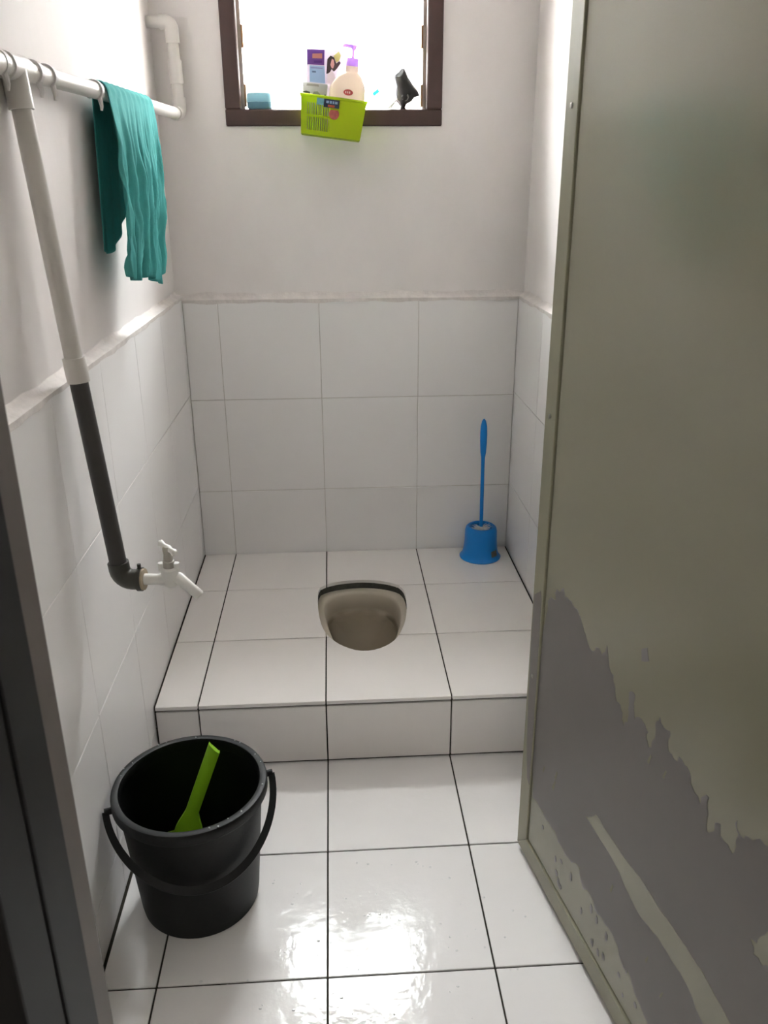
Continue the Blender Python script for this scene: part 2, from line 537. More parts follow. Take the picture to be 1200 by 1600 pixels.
tag(obj('floor_yard', boxes((-12, 12, PYB + WTH, 25, -.25, -.12)), mat('yard_concrete', (170, 168, 160), 0.9, 0.2, var=0.1, scale=3)), 'pale concrete yard outside the window', 'ground', kind='structure')
tag(obj('trim_added_eave', boxes((-1.2, 2.0, PYB + WTH, PYB + WTH + .36, 2.80, 2.86)), mat('added_eave_board', (214, 210, 204), 0.9, 0.2)), 'unseen pale eave added above the window to cut steep sky light', 'eave', kind='structure')  # added overhang, sized to keep steep sky light off platform and side walls
tag(obj('wall_added_outside', boxes((-7, 8, PYB + 2.3, PYB + 2.5, -.25, 3.75)), mat('added_wall_paint', (200, 197, 196), 0.9, 0.2, var=0.03, scale=2)), 'added pale wall outside the window, holding back low sky light', 'wall', kind='structure')  # added wall that blocks low sky so the upper side walls stay dimmer

# flat ceiling lamp added behind the camera to brighten back wall and floor
fill_light = thing('added_fill_light', 'flat square white lamp added on the unseen corridor ceiling', 'fill_light', (0.45, -2.45, CEIL))
obj('fill_light_housing', boxes((-.33, .33, -.33, -.30, -.03, 0), (-.33, .33, .30, .33, -.03, 0), (-.33, -.30, -.30, .30, -.03, 0), (.30, .33, -.30, .30, -.03, 0)), M_WHITE, fill_light)
ml = bpy.data.materials.new('fill_light_glow')
ml.use_nodes = True
pb_ = ml.node_tree.nodes['Principled BSDF']
pb_.inputs['Emission Color'].default_value = (1.0, 0.96, 0.91, 1)
pb_.inputs['Emission Strength'].default_value = 2.1
obj('fill_light_diffuser', boxes((-.30, .30, -.30, .30, -.022, -.004)), ml, fill_light)

# ------------------------------------------------------------------ window
win = thing('window_1', 'brown framed louvre window with clear glass panes, bright daylight behind', 'window', (0, 0, 0), kind='structure')
FY0, FY1 = PYB - 0.008, PYB + 0.07
FW = 0.043
def frame_piece(x0, x1, z0, z1):
    return obj('frame_bar', bevbox(x0, x1, FY0, FY1, z0, z1, 0.003, 1), M_FRAME, win)
frame_piece(WX0, WX1, WZ0, WZ0 + FW)
frame_piece(WX0, WX1, WZ1 - FW, WZ1)
frame_piece(WX0, WX0 + FW, WZ0 + FW, WZ1 - FW)
frame_piece(WX1 - FW, WX1, WZ0 + FW, WZ1 - FW)
M_RAIL = mat('aluminium_rail', (190, 186, 178), 0.4, 0.5, metal=0.6)
M_CLIP = mat('weathered_clip', (168, 128, 84), 0.5, 0.4, var=0.3, scale=40)
pane_z = [1.512 + 0.1445 * k for k in range(5)]
for s, x in ((1, WX0 + FW), (-1, WX1 - FW)):
    a, b = sorted((x, x + s * 0.009))
    rail = obj('louvre_rail', boxes((a, b, PYB + .028, PYB + .05, WZ0 + FW, WZ1 - FW)), M_RAIL, win)
    for z in pane_z:
        a2, b2 = sorted((x + s * 0.009, x + s * 0.014))
        obj('pane_clip', boxes((a2, b2, PYB + .024, PYB + .048, z + 0.005, z + 0.06)), M_CLIP, rail)
for z in pane_z:
    bm = bmesh.new()
    mt = Matrix.Translation((0, PYB + 0.039, z + 0.073)) @ Matrix.Rotation(math.radians(5), 4, 'X')
    box(bm, WX0 + FW + 0.010, WX1 - FW - 0.010, -0.0022, 0.0022, -0.0745, 0.0745, mt)
    obj('pane', bm, M_GLASS, win)
# small strip of blue tape on the pane
bm = bmesh.new()
box(bm, -0.010, 0.010, -0.0004, 0.0004, -0.0048, 0.0048, Matrix.Translation((0.478, PYB + 0.0335, 1.553)) @ Matrix.Rotation(math.radians(-35), 4, 'Y'))
obj('tape_strip', bm, mat('blue_tape', (70, 170, 225), 0.5, trans=0.5), win)

# ------------------------------------------------------------------ door leaf (open inwards) and door frame
DA = Vector((0.701, -0.309, 0)); DD = Vector((0.074, -0.416, 0)).normalized(); DN = Vector((DD.y, -DD.x, 0))   # DN looks at the camera side
door = thing('door_1', 'olive painted door standing open with a peeled grey patch low down', 'door', (DA.x, DA.y, 0.011), kind='structure')
mw = Matrix((DD, DN, Vector((0, 0, 1)))).transposed().to_4x4()      # local x along leaf, y out of the visible face, z up
mw = mw @ Matrix.Rotation(-0.006, 4, 'Y')
mw.translation = Vector((DA.x, DA.y, 0.0125))
door.matrix_world = mw
DW, DH, DT = 0.800, 1.99, 0.034
FS = 0.0425
obj('door_panel', boxes((FS + 0.0035, DW - FS - 0.0035, -DT + 0.003, -0.0035, FS + 0.0035, DH - FS - 0.0035)), M_OLIVE, door)
obj('door_core', boxes((0.012, DW - 0.012, -DT + 0.006, -0.012, 0.012, DH - 0.012)), mat('dark_groove', (52, 50, 42), 0.8), door)
def strip(x0, x1, z0, z1):
    return obj('edge_strip', bevbox(x0, x1, -DT, 0.0, z0, z1, 0.0015, 1), M_STRIP, door)
def mitre(pts):
    bm = bmesh.new()
    rings(bm, [[(x, -DT, z) for x, z in pts], [(x, 0.0, z) for x, z in pts]])
    bmesh.ops.recalc_face_normals(bm, faces=bm.faces)
    bmesh.ops.bevel(bm, geom=bm.edges[:], offset=0.0014, segments=1, affect='EDGES')
    return obj('edge_strip', bm, M_STRIP, door)
e = 0.0004
es = mitre([(0, 0), (FS, FS - e), (FS, DH - FS), (0, DH)])
mitre([(e, 0), (DW, 0), (DW, FS), (FS + e, FS)])
mitre([(0, DH), (FS, DH - FS), (DW, DH - FS), (DW, DH)])
mitre([(DW, FS + e), (DW, DH - FS - e), (DW - FS, DH - FS - e), (DW - FS, FS + e)])
# peeled paint: bare primer layer, slightly proud of the panel, with ragged outline
PATCH = [(0.0562, 0.6101), (0.0872, 0.6276), (0.0872, 0.6491), (0.1135, 0.6636), (0.1229, 0.6497), (0.154, 0.6486), (0.1827, 0.6416), (0.2024, 0.622), (0.2264, 0.6055), (0.2393, 0.6184), (0.2596, 0.6168), (0.2725, 0.6403), (0.285, 0.6107), (0.3004, 0.6043), (0.3171, 0.5672), (0.337, 0.5593), (0.3452, 0.5409), (0.3534, 0.5562), (0.3485, 0.5985), (0.3532, 0.6093), (0.3644, 0.6089), (0.3712, 0.5724), (0.3926, 0.5822), (0.4079, 0.5753), (0.4132, 0.5525), (0.4188, 0.5655), (0.4252, 0.5802), (0.4232, 0.6037), (0.4305, 0.6161), (0.4423, 0.6073), (0.4563, 0.6115), (0.4594, 0.5806), (0.4747, 0.5776), (0.483, 0.5888), (0.4978, 0.5857), (0.5127, 0.5807), (0.5246, 0.564), (0.5384, 0.5564), (0.5443, 0.5732), (0.5539, 0.5789), (0.5566, 0.5482), (0.5608, 0.5303), (0.5734, 0.5441), (0.5818, 0.5609), (0.5855, 0.5455), (0.6006, 0.5454), (0.6106, 0.5407), (0.6127, 0.5611), (0.6063, 0.5829), (0.6088, 0.5896), (0.6181, 0.5752), (0.6248, 0.5767), (0.632, 0.5849), (0.640, 0.5874), (0.6646, 0.6002), (0.70, 0.602), (0.735, 0.58), (0.75, 0.55), (0.7026, 0.5199), (0.6773, 0.4758), (0.6648, 0.4596), (0.6738, 0.4457), (0.6902, 0.4456), (0.7161, 0.4668), (0.755, 0.455), (0.756, 0.075),
         (0.5351, 0.0759), (0.5009, 0.1112), (0.4678, 0.1209), (0.4457, 0.1391), (0.4174, 0.1383), (0.3992, 0.1565), (0.3734, 0.1606), (0.3479, 0.1593), (0.3225, 0.1525), (0.3091, 0.1654), (0.2775, 0.1536), (0.2604, 0.1841), (0.2278, 0.1666), (0.197, 0.1653), (0.1718, 0.163), (0.1563, 0.1772), (0.1298, 0.1751), (0.1019, 0.1761), (0.0527, 0.170), (0.0433, 0.2683), (0.0434, 0.4019), (0.0444, 0.5303)]
STRIPP = [(0.2619, 0.3001), (0.294, 0.331), (0.3455, 0.3278), (0.411, 0.3294), (0.4795, 0.3285), (0.5417, 0.3277), (0.5984, 0.3269), (0.6565, 0.313), (0.7036, 0.3021), (0.75, 0.298), (0.75, 0.236), (0.6585, 0.239), (0.6117, 0.2549), (0.5837, 0.2704), (0.5458, 0.276), (0.4983, 0.2795), (0.4663, 0.2739), (0.441, 0.2707), (0.3721, 0.2919), (0.3, 0.299)]
EDGEP = [(0.006, 0.5994), (0.0313, 0.6186), (0.0377, 0.6037), (0.0390, 0.5247), (0.0400, 0.4098), (0.0405, 0.3049), (0.0400, 0.1901), (0.0284, 0.1989), (0.0163, 0.2759), (0.0087, 0.3862), (0.005, 0.5039)]
def ragged(p, amp, lev=2):
    for _ in range(lev):
        q = []
        for a, b in zip(p, p[1:] + p[:1]):
            q.append(a)
            d = math.dist(a, b)
            if d > 0.008 and d < 0.12:
                k = random.uniform(-amp, amp) * min(1, d / 0.02)
                q.append(((a[0] + b[0]) / 2 - (b[1] - a[1]) / d * k, (a[1] + b[1]) / 2 + (b[0] - a[0]) / d * k))
        p = q
        amp *= 0.6
    return p
def layer(name, pts, y0, y1, material):
    bm = bmesh.new()
    n = len(pts)
    co, _, fs, *_ = delaunay_2d_cdt([Vector(p) for p in pts], [], [list(range(n))], 1, 1e-6)
    vs = [bm.verts.new((c.x, y1, c.y)) for c in co]
    for f in fs: bm.faces.new([vs[i] for i in f])
    r = bmesh.ops.extrude_face_region(bm, geom=bm.faces[:])
    for v in r['geom']:
        if isinstance(v, bmesh.types.BMVert): v.co.y = y0
    return obj(name, bm, material, door)
zoff = 0.0125
down = lambda P: [(x, z - zoff) for x, z in P]
pa = layer('peeled_patch', ragged(down(PATCH), 0.0060, 3), -0.0040, -0.0031, M_PRIMER)
pa['label'] = 'bare grey primer where the olive paint has peeled'
layer('paint_remnant', ragged(down(STRIPP), 0.003, 3), -0.0036, -0.0026, M_OLIVE)
layer('peeled_patch', ragged(down(EDGEP), 0.0012), -0.0005, 0.0004, M_PRIMER)
layer('peeled_patch', ragged(down([(0.3663, 0.6872), (0.3802, 0.6977), (0.3878, 0.6806), (0.37, 0.6699)]), 0.001), -0.0040, -0.0031, M_PRIMER)
for k, (x, z, s) in enumerate(((0.088, 0.262, 0.010), (0.132, 0.258, 0.016), (0.138, 0.285, 0.014), (0.455, 0.535, 0.010), (0.415, 0.530, 0.012), (0.36, 0.235, 0.012), (0.475, 0.21, 0.010), (0.52, 0.19, 0.009))):
    layer('paint_remnant', down([(x, z), (x + s * .5, z + s * 1.4), (x + s * .7, z + s * 1.2), (x + s * .35, z - s * .2)]), -0.0036, -0.0026, M_OLIVE)
rnd = random.Random(3)
for k in range(22):                                     # flaked specks in the band of paint above the bottom strip
    x = rnd.uniform(0.07, 0.48)
    z = rnd.uniform(0.062, 0.150 - 0.05 * x)
    a, b_ = rnd.uniform(0.002, 0.006), rnd.uniform(0.004, 0.012)
    layer('peeled_patch', [(x - a, z), (x - a * .4, z + b_), (x + a * .8, z + b_ * .7), (x + a, z - b_ * .3), (x, z - b_ * .8)], -0.0040, -0.0031, M_PRIMER)
for x, z in ((0.0228, 1.405), (0.0205, 0.930), (0.022, 0.42), (0.021, 1.80)):
    sc = lathe([(0.0042, 0.0), (0.0042, 0.0012), (0.0022, 0.0024)], 14)
    bmesh.ops.rotate(sc, verts=sc.verts[:], matrix=Matrix.Rotation(-math.pi / 2, 3, 'X'))
    obj('screw', sc, M_SCREW, door, (x, 0.0002, z))

df = thing('door_frame', 'dark brown door frame with a grey inner strip at the doorway', 'door frame', (0, 0, 0), kind='structure')
def jamb(x0, x1, y0, y1, z0, z1, mt_, nm):
    return obj(nm, bevbox(x0, x1, y0, y1, z0, z1, 0.003, 2), mt_, df)
for s, x in ((1, DX0), (-1, DX1)):
    def xr(a, b): return sorted((x + s * a, x + s * b))
    jamb(*xr(-.03, 0.0), -1.011, YF + .0, 0.001, DZ + .03, M_JAMB, 'rebate_strip')
    jamb(*xr(-.03, 0.002), -1.080, -1.0112, 0.001, DZ + .03, M_DARK, 'jamb_post')
    jamb(*xr(-.03, 0.000), -1.150, -1.0802, 0.001, DZ + .03, M_DARK, 'jamb_post')
jamb(DX0 + .001, DX1 - .001, -1.150, YF, DZ + .0, DZ + .03, M_DARK, 'head_bar')

# ------------------------------------------------------------------ water pipe
wp = thing('water_pipe', 'white plastic water pipe along left wall with a grey drop', 'pipe', (0, 0, 0))
PR = 0.0145
A0 = Vector((-0.109, -0.62, 1.461)); TEE = Vector((-0.107, -0.305, 1.468)); A1 = Vector((-0.062, 0.812, 1.492))
obj('horizontal_pipe', tube([A0, TEE, A1], PR, 20), M_PVC, wp, smooth=True)
# tee fitting
bm = tube([TEE + (A1 - TEE).normalized() * -0.034, TEE + (A1 - TEE).normalized() * 0.034], 0.0185, 20)
CPL = Vector((-0.0775, -0.307, 1.030)); ELB = Vector((-0.049, -0.309, 0.655))
dn = (CPL - TEE).normalized()
tube([TEE, TEE + dn * 0.055], 0.0180, 20, bm)
obj('tee_fitting', bm, M_PVC, wp, smooth=True)
obj('drop_pipe', tube([TEE, CPL], PR, 20), M_PVC, wp, smooth=True)
dd = (ELB - CPL).normalized()
obj('coupling', tube([CPL - dd * 0.022, CPL + dd * 0.018], 0.0180, 20), M_PVC, wp, smooth=True)
lp = obj('grey_drop_pipe', tube([CPL, ELB - dd * 0.02], PR * 1.03, 20), M_GPVC, wp, smooth=True)
lp['label'] = 'dark grey lower pipe'
# elbow towards the room
TX = Vector((1, -0.10, 0.02)).normalized()
r = 0.020
up_ = -dd
e_pts = [ELB + up_ * 0.034, ELB + up_ * r] + [tuple(Vector(p)) for p in arc(ELB + up_ * r + TX * r, -TX, dd, r, 6)][1:] + [ELB + TX * 0.034]
bm = tube(e_pts, 0.0185, 20)
tube([ELB + TX * 0.030, ELB + TX * 0.038], 0.0215, 20, bm)
tube([ELB + TX * 0.034, ELB + TX * 0.0342 + Vector((0, 0, 0.03))], 0.0035, 10, bm)
obj('elbow', bm, mat('grey_elbow', (66, 64, 58), 0.45, 0.5, var=0.1, scale=30), wp, smooth=True)
# riser in the far corner
C0 = A1 + Vector((0.006, 0.020, 0))
RT = Vector((-0.060, 0.832, 1.705))
obj('corner_elbow', tube([A1 - (A1 - TEE).normalized() * 0.02, A1, A1 + Vector((0.003, 0.012, 0.003)), C0 + Vector((0, 0, 0.014)), C0 + Vector((0, 0, 0.04))], 0.0180, 20), M_PVC, wp, smooth=True)
obj('riser_pipe', tube([C0, RT], PR, 20), M_PVC, wp, smooth=True)
mid = C0.lerp(RT, 0.47); rd = (RT - C0).normalized()
obj('coupling', tube([mid - rd * 0.028, mid + rd * 0.028], 0.0180, 20), M_PVC, wp, smooth=True)
bm = tube([RT - rd * 0.045, RT - rd * 0.012] + arc(RT - rd * 0.012 + Vector((-0.016, 0, 0)), (1, 0, 0), (0, 0, 1), 0.016, 6)[1:] + [RT + Vector((-0.03, 0, 0.004))], 0.0180, 20)
obj('corner_elbow', bm, M_PVC, wp, smooth=True)
obj('wall_stub', tube([RT + Vector((-0.02, 0, 0.004)), (PXL + 0.0003, RT.y, RT.z + 0.004)], PR, 20), M_PVC, wp, smooth=True)

# tap on the elbow
tap = thing('water_tap', 'small white plastic tap on the end of the grey pipe', 'tap', ELB + TX * 0.036)
def tl(x, z, y=0.0): return (x * TX.x, x * TX.y + y, x * TX.z + z)
obj('inlet_ring', tube([tl(0.0, 0), tl(0.006, 0)], 0.0195, 20), mat('stained_ring', (176, 160, 138), 0.6, 0.3, var=0.3, scale=60), tap, smooth=True)
bm = tube([tl(0.002, 0), tl(0.03, 0), tl(0.048, 0.0), tl(0.056, 0.0)], [0.0105, 0.010, 0.0125, 0.009], 20)
rings(bm, [[tl(0.052 + rr * math.cos(2 * math.pi * k / 20), z, rr * math.sin(2 * math.pi * k / 20)) for k in range(20)] for rr, z in ((0.006, -0.015), (0.013, -0.009), (0.0155, 0.006), (0.0165, 0.022), (0.012, 0.024))])
obj('tap_body', bm, M_WHITE, tap, smooth=True)
obj('spout', tube([tl(0.052, 0.004), tl(0.068, 0.002), tl(0.088, -0.018), tl(0.102, -0.033)], [0.011, 0.011, 0.0098, 0.0095], 18), M_WHITE, tap, smooth=True)
bm = bmesh.new()
for k in range(2):
    tube([tl(0.052 + (1 if k else -1) * 0.0135, 0.017), tl(0.052 + (1 if k else -1) * 0.0135, 0.032)], 0.0058, 12, bm)
obj('body_lug', bm, M_WHITE, tap, smooth=True)
bm = bmesh.new()
rings(bm, [[tl(0.052 + rr * math.cos(2 * math.pi * k / 20), z, rr * math.sin(2 * math.pi * k / 20)) for k in range(20)] for rr, z in ((0.0105, 0.022), (0.0105, 0.036), (0.0085, 0.037), (0.0085, 0.041), (0.0075, 0.048), (0.0085, 0.060), (0.007, 0.064))])
obj('bonnet', bm, mat('dull_white_plastic', (176, 172, 162), 0.45, 0.4), tap, smooth=True)
hd = bmesh.new()
hv = Vector((0.78, -0.62, 0))
for s, dz in ((1, -0.004), (-1, 0.006)):
    c = Vector(tl(0.053, 0.060))
    tube([c, c + hv * s * 0.010 + Vector((0, 0, dz * .5)), c + hv * s * 0.017 + Vector((0, 0, dz)), c + hv * s * 0.0215 + Vector((0, 0, dz))], [0.0068, 0.0048, 0.0066, 0.0035], 14, hd)
obj('handle', hd, M_WHITE, tap, smooth=True)

# pipe clips: open rings with a short tail
pd = (A1 - TEE).normalized()
sd = pd.cross(Vector((0, 0, 1))).normalized()
ud = sd.cross(pd)
M_CLIPW = mat('white_pipe_clip', (205, 202, 200), 0.45, 0.5)
CL = [(-0.362, 'white pipe clip at the near end of the pipe, beyond the tee'), (-0.232, 'white pipe clip right beside the tee, nearer of the pair'),
      (-0.172, 'white pipe clip a little past the tee, farther of the pair'), (0.078, 'white pipe clip beside the teal towel')]
for y, lb in CL:
    t = (y - TEE.y) / (A1.y - TEE.y)
    c = TEE + (A1 - TEE) * t
    r = thing('pipe_clip', lb, 'clip', c, 'clips around the water pipe')
    bm = bmesh.new()
    rs = []
    for i in range(23):
        a = math.radians(-55 + 290 * i / 22)
        d = sd * math.cos(a) + ud * math.sin(a)
        rs.append([tuple(d * q + pd * w) for q, w in ((PR + 0.0002, -0.006), (PR + 0.0035, -0.006), (PR + 0.0035, 0.006), (PR + 0.0002, 0.006))])
    rings(bm, rs)
    obj('ring', bm, M_CLIPW, r)
    a = math.radians(-55)
    d = sd * math.cos(a) + ud * math.sin(a)
    bm = tube([d * (PR + 0.0015), d * (PR + 0.003) + Vector((0.001, 0, -0.012)), d * (PR + 0.003) + Vector((0.0, 0, -0.020))], [0.0048, 0.0036, 0.0024], 8)
    obj('tail', bm, M_CLIPW, r, smooth=True)

# ------------------------------------------------------------------ towel over the pipe
def towel():
    bm = bmesh.new()
    NS, NF, NB, NA = 110, 60, 46, 10
    grid = []
    def pipe_at(y):
        t = (y - TEE.y) / (A1.y - TEE.y)
        return TEE + (A1 - TEE) * t
    for i in range(NS + 1):
        s = i / NS
        row = []
        y0 = 0.100 + 0.365 * s
        pc = pipe_at(y0)
        lenb = 0.245 + 0.05 * math.sin(s * 5 + 1)
        lenf = 0.330 + 0.045 * s - 0.03 * max(0, s - .85) / .15 + 0.006 * math.sin(s * 9)
        for j in range(NB + NA + NF + 1):
            if j < NB:                       # back panel between pipe and wall, bottom to top
                t = 1 - j / NB
                yb_ = y0 - 0.03 * t * (1 - s) + 0.004 * math.sin(s * 40)
                x = pc.x - PR - 0.0035 - 0.002 * t + 0.0025 * math.sin(s * 38 + 1.3) * t
                row.append((max(x, PXL + 0.003), yb_ + (0.03 - 0.02 * t) * (1 - s), pc.z - lenb * t))
            elif j <= NB + NA:               # over the top
                a = math.pi * (1 - (j - NB) / NA)
                rr = PR + 0.0035 + 0.0012 * math.sin(s * 60)
                row.append((pc.x + rr * math.cos(a), y0, pc.z + rr * math.sin(a)))
            else:                            # front panel
                t = (j - NB - NA) / NF
                q = min(1, t * 2.2)
                left = -0.075 * t
                w = 1 - 0.30 * t
                yy = 0.100 + left + 0.365 * s * w
                ph = 2.0 * math.sin(t * 2.1 + s * 2.5)
                wv = s + 0.030 * t * math.sin(t * 4 + s * 6) + 0.016 * math.sin(t * 11 + s * 9)
                tri = lambda a: math.asin(math.sin(a)) / 1.5708
                fold = (0.0070 * tri(wv * 33) + 0.0050 * tri(wv * 58 + 2.2 * t) + 0.0028 * tri(wv * 97 - 5 * t) + 0.0014 * tri(wv * 170 + 9 * t)) * q
                fold += 0.0035 * math.sin(t * 19 + s * 15) * math.sin(s * 21 + 2 + 6 * t) * q
                x = pc.x + PR + 0.0035 + 0.020 * math.sin(min(1, t * 1.4) * 1.57) + fold
                yy += 0.005 * math.cos(s * 34 + ph) * q
                row.append((x, yy, pc.z - lenf * t))
        grid.append([bm.verts.new(p) for p in row])
    for a, b in zip(grid[:-1], grid[1:]):
        for k in range(len(a) - 1):
            bm.faces.new((a[k], a[k + 1], b[k + 1], b[k]))
    o = obj('towel', bm, M_TEAL)
    o.data.polygons.foreach_set('use_smooth', [True] * len(o.data.polygons))
    sm = o.modifiers.new('thickness', 'SOLIDIFY')
    sm.thickness = 0.0018
    sm.offset = 0
    return tag(o, 'crumpled teal towel hanging over the white water pipe', 'towel')
towel()

# ------------------------------------------------------------------ bucket
BC = (0.050, -0.392)
BH, BR, BB = 0.272, 0.1400, 0.1125
bk = thing('bucket', 'black plastic bucket standing on the floor beside the left wall', 'bucket', (BC[0], BC[1], 0))
def br(z): return BB + (BR - 0.006 - BB) * z / BH
prof = [(0.02, 0.004), (BB - 0.010, 0.003), (BB - 0.006, 0.0005), (BB - 0.001, 0.003), (br(0.02), 0.02), (br(0.235), 0.235)]
prof += [(br(0.24) + 0.0015, 0.2405), (br(0.25) + 0.002, 0.252), (br(0.262) - 0.002, 0.258), (br(0.25) - 0.004, 0.24), (br(0.02) - 0.004, 0.012), (0.02, 0.009)]
obj('bucket_body', lathe(prof, 72), M_BUCKET, bk, smooth=True)
rp = [(BR - 0.007, 0.246), (BR + 0.0005, 0.248), (BR + 0.0035, 0.253), (BR + 0.0035, 0.267), (BR + 0.0015, 0.2715), (BR - 0.004, 0.2728), (BR - 0.010, 0.2715), (BR - 0.0125, 0.266), (BR - 0.0115, 0.248)]
bm = bmesh.new()
rr_ = [circ((0, 0), r_, z, 72) for r_, z in rp]
rings(bm, rr_ + [rr_[0]], False, False)
bmesh.ops.remove_doubles(bm, verts=bm.verts[:], dist=1e-6)
rim = obj('bucket_rim', bm, M_BUCKET, bk, smooth=True)
EA = math.radians(17)
ax = Vector((math.cos(EA), math.sin(EA), 0)); fr = Vector((math.sin(EA), -math.cos(EA), 0))
for s in (-1, 1):
    c = ax * s * (BR + 0.002) + Vector((0, 0, 0.249))
    obj('handle_ear', tube([c, c + ax * s * 0.014], 0.0065, 14), M_BUCKET, bk, smooth=True)
# strap handle swung down against the front
HR, al = BR + 0.0125, math.radians(38)
prp = fr * math.cos(al) + Vector((0, 0, -math.sin(al)))
bm = bmesh.new()
rs = []
for i in range(49):
    a = math.pi * i / 48
    rad = ax * math.cos(a) + prp * math.sin(a)
    c = Vector((0, 0, 0.2475)) + ax * (HR * math.cos(a)) + prp * (HR * (1 + 0.13 * math.sin(a)) * math.sin(a))
    wd = prp.cross(ax).normalized()
    hw = 0.0030
    w_in = 0.0045 + 0.0025 * math.sin(a)
    rs.append([tuple(c + rad * p + wd * q) for p, q in ((-w_in, -hw), (0.0075, -hw), (0.0075, hw), (-w_in, hw))])
rings(bm, rs)
obj('handle', bm, M_BUCKET, bk)
# water beads on the rim
M_DROP = mat('water_bead', (225, 228, 230), 0.05, 0.8)
bm = bmesh.new()
for a in (95, 58, 52, 118, 126, 152, 160, -8, -40, -50, 170, 30, 20, -62, -66):
    a = math.radians(a + random.uniform(-2, 2))
    q = BR - random.uniform(0.000, 0.007)
    bmesh.ops.create_icosphere(bm, subdivisions=1, radius=random.uniform(0.0010, 0.0020), matrix=Matrix.Translation((q * math.cos(a), q * math.sin(a), 0.2728)))
dr = obj('water_beads', bm, M_DROP, rim, smooth=True)
dr['kind'] = 'stuff'

# ------------------------------------------------------------------ dipper in the bucket
tipv = Vector((0.0975, -0.362, 0.3275)); base = Vector((0.045, -0.382, 0.190))
td = (tipv - base).normalized()
av = (Vector((0, -1, 0)) + td * td.y).normalized()      # the scoop opens this way, towards the doorway
lv = td.cross(av)
dp = thing('dipper', 'lime green plastic water dipper with its handle leaning in the black bucket', 'dipper', base - td * 0.17 - av * 0.05)
off = dp.location.copy()
def L(p): return tuple(Vector(p) - off)
GS = 0.085                                              # length of the flared gusset between handle and scoop
def dip_w(q):                                           # half width along the handle, q from the tip downwards
    if q < 0: return 0.0125
    return 0.0125 + 0.014 * min(1, q / 0.036) ** 1.1
bm = bmesh.new()
rs, ln = [], (tipv - base).length
st_ = [ln * k / 8 for k in range(8, 0, -1)] + [0, -0.01, -0.02, -0.03, -0.04, -0.055, -GS]
for i, d in enumerate(st_):
    c = base + td * d
    w = dip_w(-d)
    slant = 0.013 if i == 0 else 0
    q = []
    for u, v in ((-1, -0.010), (-1, -0.001), (-0.55, 0.0030), (0, 0.0040), (0.55, 0.0030), (1, -0.001), (1, -0.010), (0.82, -0.010), (0.80, -0.0085), (0, -0.0085), (-0.80, -0.0085), (-0.82, -0.010)):
        q.append(L(c + lv * (u * w + (w - 0.0125) * 0.45) + av * v - td * (slant * (1 + u) / 2)))
    rs.append(q)
rings(bm, rs)
obj('handle', bm, M_GREEN, dp, smooth=True)
cc = base - td * (GS + 0.041)
bm = bmesh.new()
rs = []
for rr, h_ in ((0.036, -0.070), (0.039, -0.066), (0.043, -0.002), (0.045, 0.001), (0.045, 0.003), (0.042, 0.003), (0.0415, -0.004), (0.037, -0.063), (0.01, -0.065)):
    rs.append([L(cc + td * (rr * math.cos(2 * math.pi * k / 40)) + lv * (rr * math.sin(2 * math.pi * k / 40)) + av * h_) for k in range(40)])
rings(bm, rs)
obj('scoop', bm, M_GREEN, dp, smooth=True)

# ------------------------------------------------------------------ toilet brush in its holder
BX, BY = 0.803, 0.788
tb = thing('toilet_brush_holder', 'blue bell-shaped plastic brush holder in the platform corner', 'brush holder', (BX, BY, PH))
prof = [(0.066, 0.0), (0.067, 0.003), (0.062, 0.008), (0.0575, 0.018), (0.0545, 0.035), (0.0525, 0.06), (0.0515, 0.092), (0.049, 0.103), (0.043, 0.108),
        (0.037, 0.107), (0.036, 0.102), (0.046, 0.090), (0.050, 0.04), (0.058, 0.006), (0.02, 0.004)]
obj('holder_body', lathe(prof, 48), M_BLUE, tb, smooth=True)
bm = bmesh.new()
N = 8
outer, inner = [], []
for i in range(N + 1):
    a = math.radians(-62 + 26 * i / N)
    rr = 0.060
    outer.append([((0.0605 if z < 0.02 else 0.0567) * math.cos(a), (0.0605 if z < 0.02 else 0.0567) * math.sin(a), z) for z in (0.0165, 0.036)])
vs = [[bm.verts.new(p) for p in r] for r in outer]
for a, b in zip(vs[:-1], vs[1:]): bm.faces.new((a[0], b[0], b[1], a[1]))
bmesh.ops.solidify(bm, geom=bm.faces[:], thickness=0.0006)
obj('price_sticker', bm, mat('grey_sticker', (120, 122, 120), 0.5, var=0.4, scale=120), tb)
bh = thing('toilet_brush', 'blue toilet brush with white bristles standing in the blue holder', 'brush', (BX, BY, PH + 0.006))
lean = Vector((-0.010, 0.004, 1)).normalized()
hp = [(0.0055, 0.05), (0.0058, 0.11), (0.0060, 0.20), (0.0056, 0.30), (0.0062, 0.335), (0.0088, 0.35), (0.0108, 0.385), (0.0112, 0.41), (0.0100, 0.435), (0.0060, 0.452), (0.0015, 0.458)]
obj('handle', tube([tuple(Vector((0.001, 0, 0)) + Vector((-0.012 * z, 0.0, z))) for r_, z in hp], [r_ for r_, z in hp], 18), M_BLUE, bh, smooth=True)
bm = tube([(0, 0, 0.012), (0, 0, 0.05), (0, 0, 0.096), (0, 0, 0.100)], [0.006, 0.008, 0.009, 0.006], 12)
for k in range(420):
    a = random.uniform(0, 2 * math.pi)
    z = random.uniform(0.02, 0.098)
    rr = random.uniform(0.026, 0.034)
    d = Vector((math.cos(a), math.sin(a), random.uniform(-0.05, 0.28)))
    p0, p1 = d * 0.005 + Vector((0, 0, z)), d * rr + Vector((0, 0, z))
    n1 = Vector((-math.sin(a), math.cos(a), 0)) * 0.0009
    n2 = Vector((0, 0, 0.0009))
    v = [bm.verts.new(p) for p in (p0 + n1, p0 - n1, p0 + n2, p1 + n1, p1 - n1, p1 + n2)]
    for f in ((0, 1, 4, 3), (1, 2, 5, 4), (2, 0, 3, 5), (3, 4, 5), (0, 2, 1)): bm.faces.new([v[i] for i in f])
